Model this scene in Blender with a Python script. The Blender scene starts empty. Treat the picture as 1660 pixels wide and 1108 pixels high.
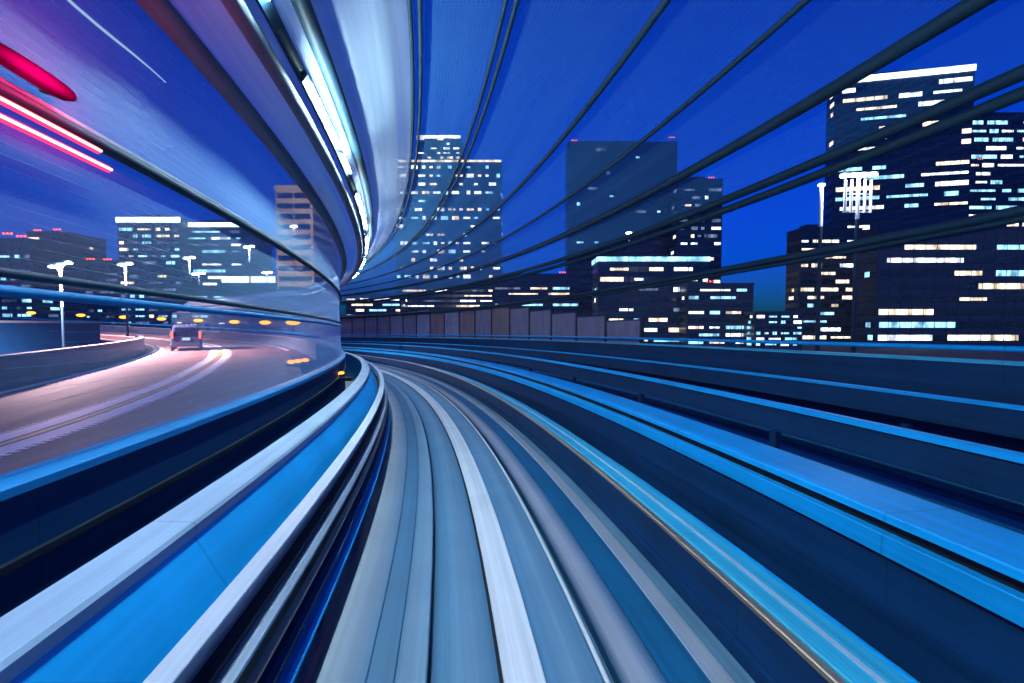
import bpy, bmesh, math, random
from mathutils import Vector, Matrix

random.seed(11)
scene = bpy.context.scene
COL = scene.collection

# ------------------------------------------------------------------ camera
F_PX = 700.0
YAW, PITCH = -0.1035, -0.0393
cam_d = bpy.data.cameras.new("camera")
cam = bpy.data.objects.new("camera", cam_d)
COL.objects.link(cam)
cam.location = (0, 0, 0)
cam.rotation_euler = (math.pi / 2 + PITCH, 0, YAW)
cam_d.sensor_width = 36.0
cam_d.lens = 36.0 * F_PX / 1660.0
cam_d.clip_start = 0.05
cam_d.clip_end = 9000.0
scene.camera = cam
scene.render.resolution_x, scene.render.resolution_y = 1024, 683

# ------------------------------------------------------------------ sky and sun (dusk)
world = bpy.data.worlds.new("World")
scene.world = world
world.use_nodes = True
wn, wl = world.node_tree.nodes, world.node_tree.links
wn.clear()
sky = wn.new("ShaderNodeTexSky")
sky.sky_type = 'NISHITA'
sky.sun_disc = False
sky.sun_elevation = math.radians(2.0)
sky.sun_rotation = math.radians(200.0)
sky.ozone_density = 6.0
sky.air_density = 1.0
sky.dust_density = 0.2
tint = wn.new("ShaderNodeMix")
tint.data_type = 'RGBA'
tint.blend_type = 'MULTIPLY'
tint.inputs[0].default_value = 1.0
tint.inputs[7].default_value = (0.0, 0.44, 1.40, 1)
bg = wn.new("ShaderNodeBackground")
bg.inputs[1].default_value = 0.15
wo = wn.new("ShaderNodeOutputWorld")
wl.new(sky.outputs[0], tint.inputs[6])
wl.new(tint.outputs[2], bg.inputs[0])
wl.new(bg.outputs[0], wo.inputs[0])

sun_d = bpy.data.lights.new("sun", 'SUN')
sun_d.energy = 0.12
sun_d.angle = math.radians(20)
sun_d.color = (0.55, 0.75, 1.0)
sun = bpy.data.objects.new("sun", sun_d)
COL.objects.link(sun)
sun.rotation_euler = (math.radians(40), 0, math.radians(-25))

scene.view_settings.view_transform = 'Standard'
scene.view_settings.look = 'None'
scene.view_settings.exposure = 1.12
scene.view_settings.gamma = 1.0
scene.cycles.use_denoising = True
scene.cycles.transparent_max_bounces = 32
scene.cycles.max_bounces = 8
scene.cycles.sample_clamp_indirect = 4.0

# ------------------------------------------------------------------ frames
CURV, GRADE = 0.0138, -0.0183
GROUND = -13.0


def P(s, u, z):
    """point of the guideway: s metres along the curve, u to the right, z up"""
    th = CURV * s
    r = 1.0 / CURV
    x = -r + (r + u) * math.cos(th)
    y = (r + u) * math.sin(th)
    return Vector((x, y, z + GRADE * s))


_cr = cam.rotation_euler.to_matrix()
CR, CU, CF = _cr @ Vector((1, 0, 0)), _cr @ Vector((0, 1, 0)), _cr @ Vector((0, 0, -1))
HEAD = Vector((-math.sin(YAW), math.cos(YAW), 0))
SIDE = Vector((math.cos(YAW), math.sin(YAW), 0))


def at(px, py, d):
    """where a sight line of the photograph reaches the distance d"""
    return (CF + CR * ((px - 830) / F_PX) + CU * ((554 - py) / F_PX)) * d


# ------------------------------------------------------------------ materials
MATS = {}


def pmat(name, col, rough=0.6, metal=0.0, streak=0.0, streak_scale=(9.0, 0.35), bump=0.0, spec=0.5, dark=None, joint=0.0):
    """painted / concrete / metal surface; streaks run along the second UV axis (the running direction)"""
    if name in MATS:
        return MATS[name]
    m = bpy.data.materials.new(name)
    m.use_nodes = True
    n, l = m.node_tree.nodes, m.node_tree.links
    b = n["Principled BSDF"]
    b.inputs["Base Color"].default_value = (*col, 1)
    b.inputs["Roughness"].default_value = rough
    b.inputs["Metallic"].default_value = metal
    b.inputs["Specular IOR Level"].default_value = spec
    if streak > 0:
        tc = n.new("ShaderNodeTexCoord")
        mp = n.new("ShaderNodeMapping")
        mp.inputs[3].default_value = (streak_scale[0], streak_scale[1], 1)
        l.new(tc.outputs["UV"], mp.inputs[0])
        t = n.new("ShaderNodeTexNoise")
        t.inputs["Scale"].default_value = 1.0
        t.inputs["Detail"].default_value = 6.0
        t.inputs["Roughness"].default_value = 0.65
        l.new(mp.outputs[0], t.inputs["Vector"])
        t2 = n.new("ShaderNodeTexNoise")
        t2.inputs["Scale"].default_value = 1.3
        t2.inputs["Detail"].default_value = 5.0
        l.new(tc.outputs["UV"], t2.inputs["Vector"])
        ad = n.new("ShaderNodeMath")
        ad.operation = 'MULTIPLY_ADD'
        ad.inputs[1].default_value = 0.35
        l.new(t2.outputs[0], ad.inputs[0])
        l.new(t.outputs[0], ad.inputs[2])
        rp = n.new("ShaderNodeValToRGB")
        rp.color_ramp.elements[0].position = 0.45
        rp.color_ramp.elements[1].position = 0.85
        dk = dark or tuple(c * (1 - streak) for c in col)
        lt = tuple(min(1, c * (1 + streak * 0.5)) for c in col)
        rp.color_ramp.elements[0].color = (*dk, 1)
        rp.color_ramp.elements[1].color = (*lt, 1)
        l.new(ad.outputs[0], rp.inputs[0])
        col_out = rp.outputs[0]
        if joint > 0:
            sp = n.new("ShaderNodeSeparateXYZ")
            l.new(tc.outputs["UV"], sp.inputs[0])
            pg = n.new("ShaderNodeMath")
            pg.operation = 'PINGPONG'
            pg.inputs[1].default_value = joint / 2
            l.new(sp.outputs[1], pg.inputs[0])
            jm = n.new("ShaderNodeMapRange")
            jm.inputs[1].default_value = 0.006
            jm.inputs[2].default_value = 0.014
            jm.inputs[3].default_value = 0.78
            jm.inputs[4].default_value = 1.0
            l.new(pg.outputs[0], jm.inputs[0])
            jx = n.new("ShaderNodeMix")
            jx.data_type = 'RGBA'
            jx.blend_type = 'MULTIPLY'
            jx.inputs[0].default_value = 1.0
            l.new(col_out, jx.inputs[6])
            l.new(jm.outputs[0], jx.inputs[7])
            col_out = jx.outputs[2]
        l.new(col_out, b.inputs["Base Color"])
        mr = n.new("ShaderNodeMapRange")
        mr.inputs[3].default_value = max(0.05, rough - 0.15)
        mr.inputs[4].default_value = min(1, rough + 0.15)
        l.new(t.outputs[0], mr.inputs[0])
        l.new(mr.outputs[0], b.inputs["Roughness"])
        if bump > 0:
            bp = n.new("ShaderNodeBump")
            bp.inputs["Strength"].default_value = bump
            bp.inputs["Distance"].default_value = 0.01
            l.new(ad.outputs[0], bp.inputs["Height"])
            l.new(bp.outputs[0], b.inputs["Normal"])
    MATS[name] = m
    return m


def emat(name, col, strength, vary=0.0, scale=(0.9, 0.9, 0.9), light=False):
    if name in MATS:
        return MATS[name]
    m = bpy.data.materials.new(name)
    m.use_nodes = True
    n, l = m.node_tree.nodes, m.node_tree.links
    n.clear()
    e = n.new("ShaderNodeEmission")
    e.inputs[0].default_value = (*col, 1)
    e.inputs[1].default_value = strength
    o = n.new("ShaderNodeOutputMaterial")
    l.new(e.outputs[0], o.inputs[0])
    if vary > 0:
        tc = n.new("ShaderNodeTexCoord")
        ge = n.new("ShaderNodeNewGeometry")
        mp = n.new("ShaderNodeMapping")
        mp.inputs[3].default_value = scale
        l.new(ge.outputs["Position"], mp.inputs[0])
        t = n.new("ShaderNodeTexNoise")
        t.inputs["Scale"].default_value = 1.0
        t.inputs["Detail"].default_value = 3.0
        l.new(mp.outputs[0], t.inputs["Vector"])
        mr = n.new("ShaderNodeMapRange")
        mr.inputs[1].default_value = 0.35
        mr.inputs[2].default_value = 0.68
        mr.inputs[3].default_value = strength * (1 - vary)
        mr.inputs[4].default_value = strength * (1 + vary)
        l.new(t.outputs[0], mr.inputs[0])
        l.new(mr.outputs[0], e.inputs[1])
    m.cycles.emission_sampling = 'AUTO' if light else 'NONE'
    MATS[name] = m
    return m


def panel_mat(name, col, clear, opaque, rough=0.35, grid=True, spread=1.0, power=2.0):
    """wired translucent acrylic: clear seen face on, milky seen at a glancing angle, with streaks of grime"""
    m = bpy.data.materials.new(name)
    m.use_nodes = True
    n, l = m.node_tree.nodes, m.node_tree.links
    n.clear()
    out = n.new("ShaderNodeOutputMaterial")
    tr = n.new("ShaderNodeBsdfTransparent")
    tr.inputs[0].default_value = (0.84, 0.92, 0.98, 1)
    df = n.new("ShaderNodeBsdfDiffuse")
    df.inputs[0].default_value = (*col, 1)
    tl = n.new("ShaderNodeBsdfTranslucent")
    tl.inputs[0].default_value = (*col, 1)
    mx = n.new("ShaderNodeMixShader")
    mx.inputs[0].default_value = 0.5
    l.new(df.outputs[0], mx.inputs[1])
    l.new(tl.outputs[0], mx.inputs[2])
    gl = n.new("ShaderNodeBsdfGlossy")
    gl.inputs[1].default_value = rough
    gl.inputs[0].default_value = (0.8, 0.9, 1, 1)
    mg = n.new("ShaderNodeMixShader")
    mg.inputs[0].default_value = 0.15
    l.new(mx.outputs[0], mg.inputs[1])
    l.new(gl.outputs[0], mg.inputs[2])
    lw = n.new("ShaderNodeLayerWeight")
    lw.inputs[0].default_value = 0.5
    pw = n.new("ShaderNodeMath")
    pw.operation = 'POWER'
    pw.inputs[1].default_value = power
    l.new(lw.outputs["Facing"], pw.inputs[0])
    mr = n.new("ShaderNodeMapRange")
    mr.inputs[3].default_value = clear
    mr.inputs[4].default_value = opaque
    l.new(pw.outputs[0], mr.inputs[0])
    tc = n.new("ShaderNodeTexCoord")
    mp = n.new("ShaderNodeMapping")
    mp.inputs[3].default_value = (1.6, 0.07, 1)
    l.new(tc.outputs["UV"], mp.inputs[0])
    t = n.new("ShaderNodeTexNoise")
    t.inputs["Scale"].default_value = 1.0
    t.inputs["Detail"].default_value = 3.0
    t.inputs["Roughness"].default_value = 0.5
    l.new(mp.outputs[0], t.inputs["Vector"])
    mr2 = n.new("ShaderNodeMapRange")
    mr2.inputs[1].default_value = 0.3
    mr2.inputs[2].default_value = 0.7
    mr2.inputs[3].default_value = 1.0 - 0.5 * spread
    mr2.inputs[4].default_value = 1.0 + 0.5 * spread
    l.new(t.outputs[0], mr2.inputs[0])
    mu = n.new("ShaderNodeMath")
    mu.operation = 'MULTIPLY'
    mu.use_clamp = True
    l.new(mr.outputs[0], mu.inputs[0])
    l.new(mr2.outputs[0], mu.inputs[1])
    fac = mu.outputs[0]
    if grid:
        sp = n.new("ShaderNodeSeparateXYZ")
        l.new(tc.outputs["UV"], sp.inputs[0])
        prev = None
        for ax, pitch in ((0, 0.075),):
            a = n.new("ShaderNodeMath")
            a.operation = 'PINGPONG'
            a.inputs[1].default_value = pitch / 2
            l.new(sp.outputs[ax], a.inputs[0])
            c = n.new("ShaderNodeMath")
            c.operation = 'LESS_THAN'
            c.inputs[1].default_value = 0.0022
            l.new(a.outputs[0], c.inputs[0])
            if prev is None:
                prev = c
            else:
                mxm = n.new("ShaderNodeMath")
                mxm.operation = 'MAXIMUM'
                l.new(prev.outputs[0], mxm.inputs[0])
                l.new(c.outputs[0], mxm.inputs[1])
                prev = mxm
        ad = n.new("ShaderNodeMath")
        ad.operation = 'MULTIPLY_ADD'
        ad.use_clamp = True
        ad.inputs[1].default_value = 0.14
        l.new(prev.outputs[0], ad.inputs[0])
        l.new(fac, ad.inputs[2])
        fac = ad.outputs[0]
    fin = n.new("ShaderNodeMixShader")
    l.new(fac, fin.inputs[0])
    l.new(tr.outputs[0], fin.inputs[1])
    l.new(mg.outputs[0], fin.inputs[2])
    l.new(fin.outputs[0], out.inputs[0])
    MATS[name] = m
    return m


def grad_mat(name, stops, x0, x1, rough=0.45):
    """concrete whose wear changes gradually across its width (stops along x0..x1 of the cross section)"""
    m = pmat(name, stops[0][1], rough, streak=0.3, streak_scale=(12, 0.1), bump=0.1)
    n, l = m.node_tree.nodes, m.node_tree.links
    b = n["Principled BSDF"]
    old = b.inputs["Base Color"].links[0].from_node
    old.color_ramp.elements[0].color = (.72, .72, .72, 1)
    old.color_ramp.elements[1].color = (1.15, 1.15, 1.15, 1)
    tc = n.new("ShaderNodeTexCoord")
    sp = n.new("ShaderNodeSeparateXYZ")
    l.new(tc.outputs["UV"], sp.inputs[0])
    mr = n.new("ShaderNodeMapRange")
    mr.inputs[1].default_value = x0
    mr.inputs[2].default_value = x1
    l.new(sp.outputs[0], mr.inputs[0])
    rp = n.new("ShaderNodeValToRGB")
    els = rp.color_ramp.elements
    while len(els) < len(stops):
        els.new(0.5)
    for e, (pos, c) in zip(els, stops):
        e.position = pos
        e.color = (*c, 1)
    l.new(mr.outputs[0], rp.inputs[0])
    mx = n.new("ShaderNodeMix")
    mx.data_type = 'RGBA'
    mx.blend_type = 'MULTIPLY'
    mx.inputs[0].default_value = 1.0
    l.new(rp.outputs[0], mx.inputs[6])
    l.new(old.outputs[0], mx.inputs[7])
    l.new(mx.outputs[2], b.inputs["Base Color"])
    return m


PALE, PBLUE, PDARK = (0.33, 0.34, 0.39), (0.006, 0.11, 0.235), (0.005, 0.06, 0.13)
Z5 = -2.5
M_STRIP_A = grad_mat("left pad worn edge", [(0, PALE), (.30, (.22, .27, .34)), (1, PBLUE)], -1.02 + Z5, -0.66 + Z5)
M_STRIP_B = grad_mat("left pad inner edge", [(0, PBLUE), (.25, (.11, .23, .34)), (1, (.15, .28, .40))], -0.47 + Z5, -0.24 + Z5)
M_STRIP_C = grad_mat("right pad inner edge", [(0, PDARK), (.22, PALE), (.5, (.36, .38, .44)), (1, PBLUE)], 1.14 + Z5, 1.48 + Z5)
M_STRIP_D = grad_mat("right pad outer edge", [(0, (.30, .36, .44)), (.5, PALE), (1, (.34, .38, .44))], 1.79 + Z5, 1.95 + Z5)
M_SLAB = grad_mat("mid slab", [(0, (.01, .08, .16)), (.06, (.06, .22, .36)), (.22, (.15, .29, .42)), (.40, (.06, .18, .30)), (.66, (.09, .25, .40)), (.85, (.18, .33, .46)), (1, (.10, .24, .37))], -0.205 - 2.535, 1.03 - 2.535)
M_DECK = pmat("deck concrete", (0.12, 0.24, 0.33), 0.5, streak=0.45, streak_scale=(7, 0.12), bump=0.15)
M_PAD = pmat("pad concrete blue", (0.006, 0.12, 0.25), 0.45, streak=0.5, streak_scale=(9, 0.1), bump=0.12)
M_MID = pmat("mid slab concrete", (0.15, 0.31, 0.45), 0.42, streak=0.4, streak_scale=(10, 0.1), bump=0.12)
M_EDGE = pmat("worn pad edge", (0.40, 0.40, 0.43), 0.5, streak=0.35, streak_scale=(14, 0.12), bump=0.1)
M_WHITE = pmat("white painted plate", (0.80, 0.82, 0.84), 0.4, streak=0.25, streak_scale=(16, 0.1), bump=0.05)
M_RAILTOP = pmat("pale painted rail", (0.46, 0.54, 0.64), 0.4, streak=0.3, streak_scale=(18, 0.1))
M_COPE = pmat("pale blue coping", (0.24, 0.38, 0.54), 0.5, joint=3.0, streak=0.35, streak_scale=(9, 0.12), bump=0.1)
M_MIDBLUE = pmat("mid blue coping", (0.003, 0.17, 0.42), 0.55, spec=0.2, streak=0.4, streak_scale=(9, 0.12))
M_STEEL = pmat("pale galvanised steel", (0.55, 0.60, 0.66), 0.35, metal=0.6, streak=0.35, streak_scale=(20, 0.2))
M_DARK = pmat("dark steel", (0.008, 0.016, 0.03), 0.55, spec=0.25, streak=0.5, streak_scale=(14, 0.2))
M_NAVY = pmat("navy painted wall", (0.002, 0.038, 0.12), 0.6, spec=0.2, joint=3.0, streak=0.5, streak_scale=(4, 0.12))
M_BLUE = pmat("azure painted steel", (0.004, 0.38, 0.84), 0.5, spec=0.2, joint=3.0, streak=0.35, streak_scale=(6, 0.1))
M_CYAN = pmat("cyan duct lid", (0.04, 0.46, 0.68), 0.45, spec=0.3, joint=2.0, streak=0.4, streak_scale=(14, 0.12))
M_BRONZE = pmat("bronze worn rail", (0.34, 0.24, 0.17), 0.35, metal=0.5, streak=0.4, streak_scale=(20, 0.15))
M_TROUGH = pmat("dark trough", (0.003, 0.034, 0.11), 0.55, spec=0.2, streak=0.6, streak_scale=(6, 0.12))
M_PIPE = pmat("slate pipe", (0.012, 0.04, 0.07), 0.6, spec=0.2, streak=0.4, streak_scale=(8, 0.3))
M_PALEPIPE = pmat("grey pipe", (0.13, 0.16, 0.22), 0.6, spec=0.2, streak=0.4, streak_scale=(8, 0.2))
M_MAUVE = pmat("mauve barrier sheet", (0.34, 0.21, 0.28), 0.6, streak=0.35, streak_scale=(0.5, 2.5))
M_RUST = pmat("brick brown barrier sheet", (0.36, 0.17, 0.16), 0.6, streak=0.35, streak_scale=(0.5, 2.5))
M_LILAC = pmat("lilac barrier sheet", (0.40, 0.30, 0.38), 0.6, streak=0.35, streak_scale=(0.5, 2.5))
M_ASPH = pmat("red brown asphalt", (0.19, 0.075, 0.070), 0.7, streak=0.35, streak_scale=(2.5, 0.08), bump=0.2)
M_PAINT = pmat("road paint white", (0.86, 0.86, 0.88), 0.6, streak=0.2, streak_scale=(5, 3))
M_YELLOW = pmat("road paint yellow", (0.65, 0.38, 0.08), 0.6, streak=0.4, streak_scale=(5, 3))
M_CONC = pmat("barrier concrete", (0.13, 0.17, 0.23), 0.7, streak=0.5, streak_scale=(3, 0.25), bump=0.2)
M_GROUND = pmat("city ground", (0.02, 0.03, 0.05), 0.8)
M_RUBBER = pmat("rubber", (0.012, 0.012, 0.014), 0.8)
M_PANEL = panel_mat("roof acrylic", (0.22, 0.66, 0.98), 0.11, 0.94, power=2.2, spread=.35)
M_PANEL_L = panel_mat("side acrylic", (0.36, 0.64, 0.95), 0.04, 0.95, power=2.0, spread=.45)
M_PANEL_R = panel_mat("outer side acrylic", (0.36, 0.34, 0.56), 0.03, 0.5, power=3.0)
M_MILK = panel_mat("milk acrylic", (0.78, 0.90, 0.98), 0.50, 0.97, power=1.2)
M_TUBE = emat("tube light", (0.62, 0.90, 1.0), 260.0, light=True)
M_TUBE_DIM = emat("dimmer tube light", (0.70, 0.90, 1.0), 140.0, light=True)
M_RED = emat("red light trail", (1.0, 0.02, 0.08), 1.6, light=True)
M_REDHOT = emat("red light trail core", (1.0, 0.30, 0.28), 2.5, light=False)
M_PINK = emat("pink red glow", (1.0, 0.0, 0.16), 1.0, light=True)
M_AMBER = emat("amber lamp", (1.0, 0.32, 0.02), 2.2, light=True)
M_LAMPW = emat("white lamp", (0.85, 0.95, 1.0), 30.0, light=True)
M_TAIL = emat("tail lamp", (1.0, 0.12, 0.08), 2.0)
M_AVI = emat("red obstruction lamp", (1.0, 0.08, 0.05), 2.0)
M_WIN = {
    'warm': emat("warm window", (1.0, 0.74, 0.50), 1.1, 0.7, (0.22, 0.22, 0.1)),
    'white': emat("white window", (0.90, 0.92, 1.0), 1.3, 0.7, (0.22, 0.22, 0.1)),
    'cool': emat("cool window", (0.34, 0.74, 1.0), .95, 0.7, (0.22, 0.22, 0.1)),
    'dim': emat("dim window", (0.35, 0.45, 0.75), 0.2, 0.8, (0.22, 0.22, 0.1)),
}
M_CROWN = emat("lit roof edge", (0.80, 0.90, 1.0), 2.0, 0.5, (0.15, 0.15, 0.15))
M_SCREEN = emat("lit sign", (0.85, 0.95, 1.0), 1.2)

# ------------------------------------------------------------------ mesh helpers


def link(name, me, mat, parent=None):
    o = bpy.data.objects.new(name, me)
    COL.objects.link(o)
    for mm in (mat if isinstance(mat, (list, tuple)) else [mat]):
        me.materials.append(mm)
    if parent:
        o.parent = parent
    return o


def from_bm(name, bm, mat, parent=None, smooth=False):
    me = bpy.data.meshes.new(name)
    bm.normal_update()
    bm.to_mesh(me)
    bm.free()
    if smooth:
        for p in me.polygons:
            p.use_smooth = True
    return link(name, me, mat, parent)


def tag(o, label=None, cat=None, group=None, kind=None):
    if label:
        o["label"] = label
    if cat:
        o["category"] = cat
    if group:
        o["group"] = group
    if kind:
        o["kind"] = kind
    return o


def empty(name, loc=(0, 0, 0), rz=0.0):
    o = bpy.data.objects.new(name, None)
    COL.objects.link(o)
    o.location = loc
    o.rotation_euler = (0, 0, rz)
    o.empty_display_size = 0.2
    return o


S0, S1 = -14.0, 77.0


def sweep_bm(bm, prof, s0=S0, s1=S1, closed=True, step=0.75, place=P, caps=True):
    """run a cross section along the curve; UV = (girth, run) in metres"""
    uvl = bm.loops.layers.uv.verify()
    n = max(2, int((s1 - s0) / step) + 1)
    ss = [s0 + (s1 - s0) * i / (n - 1) for i in range(n)]
    k = len(prof)
    g = [u + z for u, z in prof] + [prof[0][0] + prof[0][1]]
    rows = [[bm.verts.new(place(s, u, z)) for (u, z) in prof] for s in ss]
    m = k if closed else k - 1
    for i in range(n - 1):
        for j in range(m):
            j2 = (j + 1) % k
            f = bm.faces.new((rows[i][j], rows[i + 1][j], rows[i + 1][j2], rows[i][j2]))
            for lp, (gg, s) in zip(f.loops, ((g[j], ss[i]), (g[j], ss[i + 1]), (g[j + 1], ss[i + 1]), (g[j + 1], ss[i]))):
                lp[uvl].uv = (gg, s)
    if closed and caps:
        bm.faces.new(rows[0])
        bm.faces.new(list(reversed(rows[-1])))
    return bm


def sweep(name, prof, mat, parent=None, s0=S0, s1=S1, closed=True, step=0.75, smooth=False, place=P):
    bm = bmesh.new()
    sweep_bm(bm, prof, s0, s1, closed, step, place)
    bmesh.ops.recalc_face_normals(bm, faces=bm.faces)
    return from_bm(name, bm, mat, parent, smooth)


def rect(u0, u1, z0, z1, c=0.0):
    if c <= 0:
        return [(u0, z0), (u1, z0), (u1, z1), (u0, z1)]
    return [(u0, z0), (u1, z0), (u1, z1 - c), (u1 - c, z1), (u0 + c, z1), (u0, z1 - c)]


def circ(u, z, r, n=10):
    return [(u + r * math.cos(2 * math.pi * i / n), z + r * math.sin(2 * math.pi * i / n)) for i in range(n)]


def box_bm(bm, cx, cy, cz, sx, sy, sz, mat_i=0, M=None):
    vs = []
    for dz in (-1, 1):
        for dx, dy in ((-1, -1), (1, -1), (1, 1), (-1, 1)):
            v = Vector((cx + dx * sx / 2, cy + dy * sy / 2, cz + dz * sz / 2))
            vs.append(bm.verts.new(M @ v if M else v))
    for q in ((0, 3, 2, 1), (4, 5, 6, 7), (0, 1, 5, 4), (1, 2, 6, 5), (2, 3, 7, 6), (3, 0, 4, 7)):
        f = bm.faces.new([vs[i] for i in q])
        f.material_index = mat_i
    return vs


def tube_bm(bm, pts, r, n=8):
    pts = [Vector(p) for p in pts]
    rad = r if isinstance(r, (list, tuple)) else [r] * len(pts)
    rings = []
    for i, p in enumerate(pts):
        d = (pts[min(i + 1, len(pts) - 1)] - pts[max(i - 1, 0)]).normalized()
        ref = Vector((0, 0, 1)) if abs(d.z) < 0.9 else Vector((1, 0, 0))
        a = d.cross(ref).normalized()
        b = d.cross(a).normalized()
        rings.append([bm.verts.new(p + (a * math.cos(t) + b * math.sin(t)) * rad[i]) for t in [2 * math.pi * k / n for k in range(n)]])
    for i in range(len(rings) - 1):
        for k in range(n):
            bm.faces.new((rings[i][k], rings[i][(k + 1) % n], rings[i + 1][(k + 1) % n], rings[i + 1][k]))
    bm.faces.new(rings[0][::-1])
    bm.faces.new(rings[-1])
    bmesh.ops.recalc_face_normals(bm, faces=bm.faces)


def tube(name, pts, r, mat, parent=None, n=8):
    bm = bmesh.new()
    tube_bm(bm, pts, r, n)
    return from_bm(name, bm, mat, parent, True)


# ------------------------------------------------------------------ ground and decks
bm = bmesh.new()
bmesh.ops.create_grid(bm, x_segments=8, y_segments=8, size=6000, matrix=Matrix.Translation((0, 0, GROUND)))
tag(from_bm("ground", bm, M_GROUND), kind="structure")

deck = sweep("guideway_deck", [(-2.55, -3.6), (3.3, -3.6), (3.3, -2.62), (-2.55, -2.62)], M_DECK)
tag(deck, kind="structure")
deck2 = sweep("guideway_deck", [(3.3, -3.6), (10.4, -3.6), (10.4, -2.25), (3.45, -2.25), (3.45, -2.7), (3.3, -2.7)], M_TROUGH)
tag(deck2, kind="structure")
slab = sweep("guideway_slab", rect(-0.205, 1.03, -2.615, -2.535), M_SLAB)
tag(slab, kind="structure")

# ------------------------------------------------------------------ running surface of our own track
pad = sweep("running_pad", rect(-0.66, -0.472, -2.615, -2.505), M_PAD)
tag(pad, "blue concrete running pad left of the white centre plate, bordered by two worn pale strips", "running pad", "running pads of the near track")
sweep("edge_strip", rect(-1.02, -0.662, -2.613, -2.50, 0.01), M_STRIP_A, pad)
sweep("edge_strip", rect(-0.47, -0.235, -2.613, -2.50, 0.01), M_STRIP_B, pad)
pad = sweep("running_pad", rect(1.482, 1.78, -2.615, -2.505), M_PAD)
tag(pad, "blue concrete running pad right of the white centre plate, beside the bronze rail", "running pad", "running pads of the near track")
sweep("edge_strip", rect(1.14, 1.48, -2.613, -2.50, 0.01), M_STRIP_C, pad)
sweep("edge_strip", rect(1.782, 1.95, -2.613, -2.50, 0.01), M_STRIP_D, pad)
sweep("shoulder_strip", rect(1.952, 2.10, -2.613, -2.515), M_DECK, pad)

cp = sweep("centre_plate", rect(0.315, 0.615, -2.533, -2.498, 0.008), M_WHITE)
tag(cp, "broad white centre plate running down the middle of the near track", "track plate")
sweep("groove", rect(0.285, 0.313, -2.533, -2.522), M_DARK, cp)
co = sweep("conduit", circ(1.045, -2.497, 0.02), M_WHITE, smooth=True)
tag(co, "thin white conduit on the floor right of the white centre plate", "conduit")

# ------------------------------------------------------------------ left side: guide rail, conductor rails, side wall
gr = empty("guide_rail", P(0, -1.28, -2.6))
tag(gr, "pale steel guide rail curving along the left side above the black conductor rails", "guide rail", "guide rails beside the near track")


def sub(name, prof, mat, root, **k):
    o = sweep(name, prof, mat, None, **k)
    o.parent = root
    o.matrix_parent_inverse = Matrix.Translation(-root.location) if root.type == 'EMPTY' else Matrix()
    return o


sub("top_flange", rect(-1.37, -1.24, -1.525, -1.50, 0.006), M_RAILTOP, gr)
sub("web", rect(-1.345, -1.325, -1.72, -1.526), M_STEEL, gr)
sub("lower_flange", rect(-1.38, -1.24, -1.745, -1.722), M_DARK, gr)


def bar_at(s, u0, u1, z0, z1, half, bm):
    vs = []
    for z in (z0, z1):
        for ds, u in ((-half, u0), (-half, u1), (half, u1), (half, u0)):
            vs.append(bm.verts.new(P(s + ds, u, z)))
    for q in ((0, 3, 2, 1), (4, 5, 6, 7), (0, 1, 5, 4), (1, 2, 6, 5), (2, 3, 7, 6), (3, 0, 4, 7)):
        bm.faces.new([vs[i] for i in q])


def child(name, bm, mat, root):
    bmesh.ops.recalc_face_normals(bm, faces=bm.faces)
    o = from_bm(name, bm, mat, root)
    if root.type == 'EMPTY':
        o.matrix_parent_inverse = (Matrix.Translation(root.location) @ root.rotation_euler.to_matrix().to_4x4()).inverted()
    return o


for i in range(24):
    s = -8 + i * 3.0
    bm = bmesh.new()
    bar_at(s, -1.40, -1.32, -2.62, -1.746, 0.05, bm)
    bar_at(s, -1.42, -1.20, -2.62, -2.58, 0.09, bm)
    child("post", bm, M_DARK, gr)

for z, u, mt, lab in ((-1.80, -1.20, M_STEEL, "topmost of the four conductor rails, a thin steel bar just under the left guide rail"),
                      (-1.96, -1.18, M_BRONZE, "second conductor rail from the top beneath the left guide rail, brownish steel"),
                      (-2.12, -1.16, M_NAVY, "third conductor rail down beneath the left guide rail, dark navy"),
                      (-2.30, -1.13, M_BLUE, "lowest conductor rail beneath the left guide rail, blue and close to the running pad")):
    cr = sweep("conductor_rail", [(u - .05, z - .03), (u + .02, z - .045), (u + .04, z - .01), (u + .04, z + .012), (u, z + .03), (u - .05, z + .03)], mt)
    tag(cr, lab, "conductor rail", "conductor rails along the left side")
    for i in range(16):
        bm = bmesh.new()
        bar_at(-4.5 + i * 3.0, -1.318, u - .052, z - .02, z + .02, 0.03, bm)
        child("insulator", bm, M_DARK, cr)
bp = sweep("backing_board", rect(-1.43, -1.40, -2.62, -1.84), M_TROUGH)
tag(bp, "dark backing board behind the conductor rails on the left", "board")
sweep("top_lip", rect(-1.432, -1.395, -1.838, -1.81), M_DARK, bp)

sw = sweep("side_wall", [(-1.92, -2.62), (-1.56, -2.62), (-1.46, -1.80), (-1.46, -1.74), (-1.70, -1.30), (-1.92, -1.30)], M_BLUE)
tag(sw, "bright azure side wall with a pale coping on the left of the near track", "wall")
sweep("coping", [(-1.95, -1.298), (-1.68, -1.298), (-1.68, -1.235), (-1.70, -1.215), (-1.93, -1.195), (-1.95, -1.21)], M_COPE, sw)
sweep("lower_ledge", rect(-1.459, -1.43, -1.80, -1.76, .005), M_TROUGH, sw)

pp = sweep("parapet_wall", [(-2.72, -3.6), (-2.56, -3.6), (-2.56, -0.93), (-2.72, -0.93)], M_NAVY)
tag(pp, "dark navy parapet between the guideway and the red brown road", "parapet", "parapets of the guideway")
sweep("coping", rect(-2.78, -2.52, -0.928, -0.86, .015), M_MIDBLUE, pp)
sweep("lower_rib", rect(-2.558, -2.52, -1.35, -1.30), M_DARK, pp)

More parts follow.
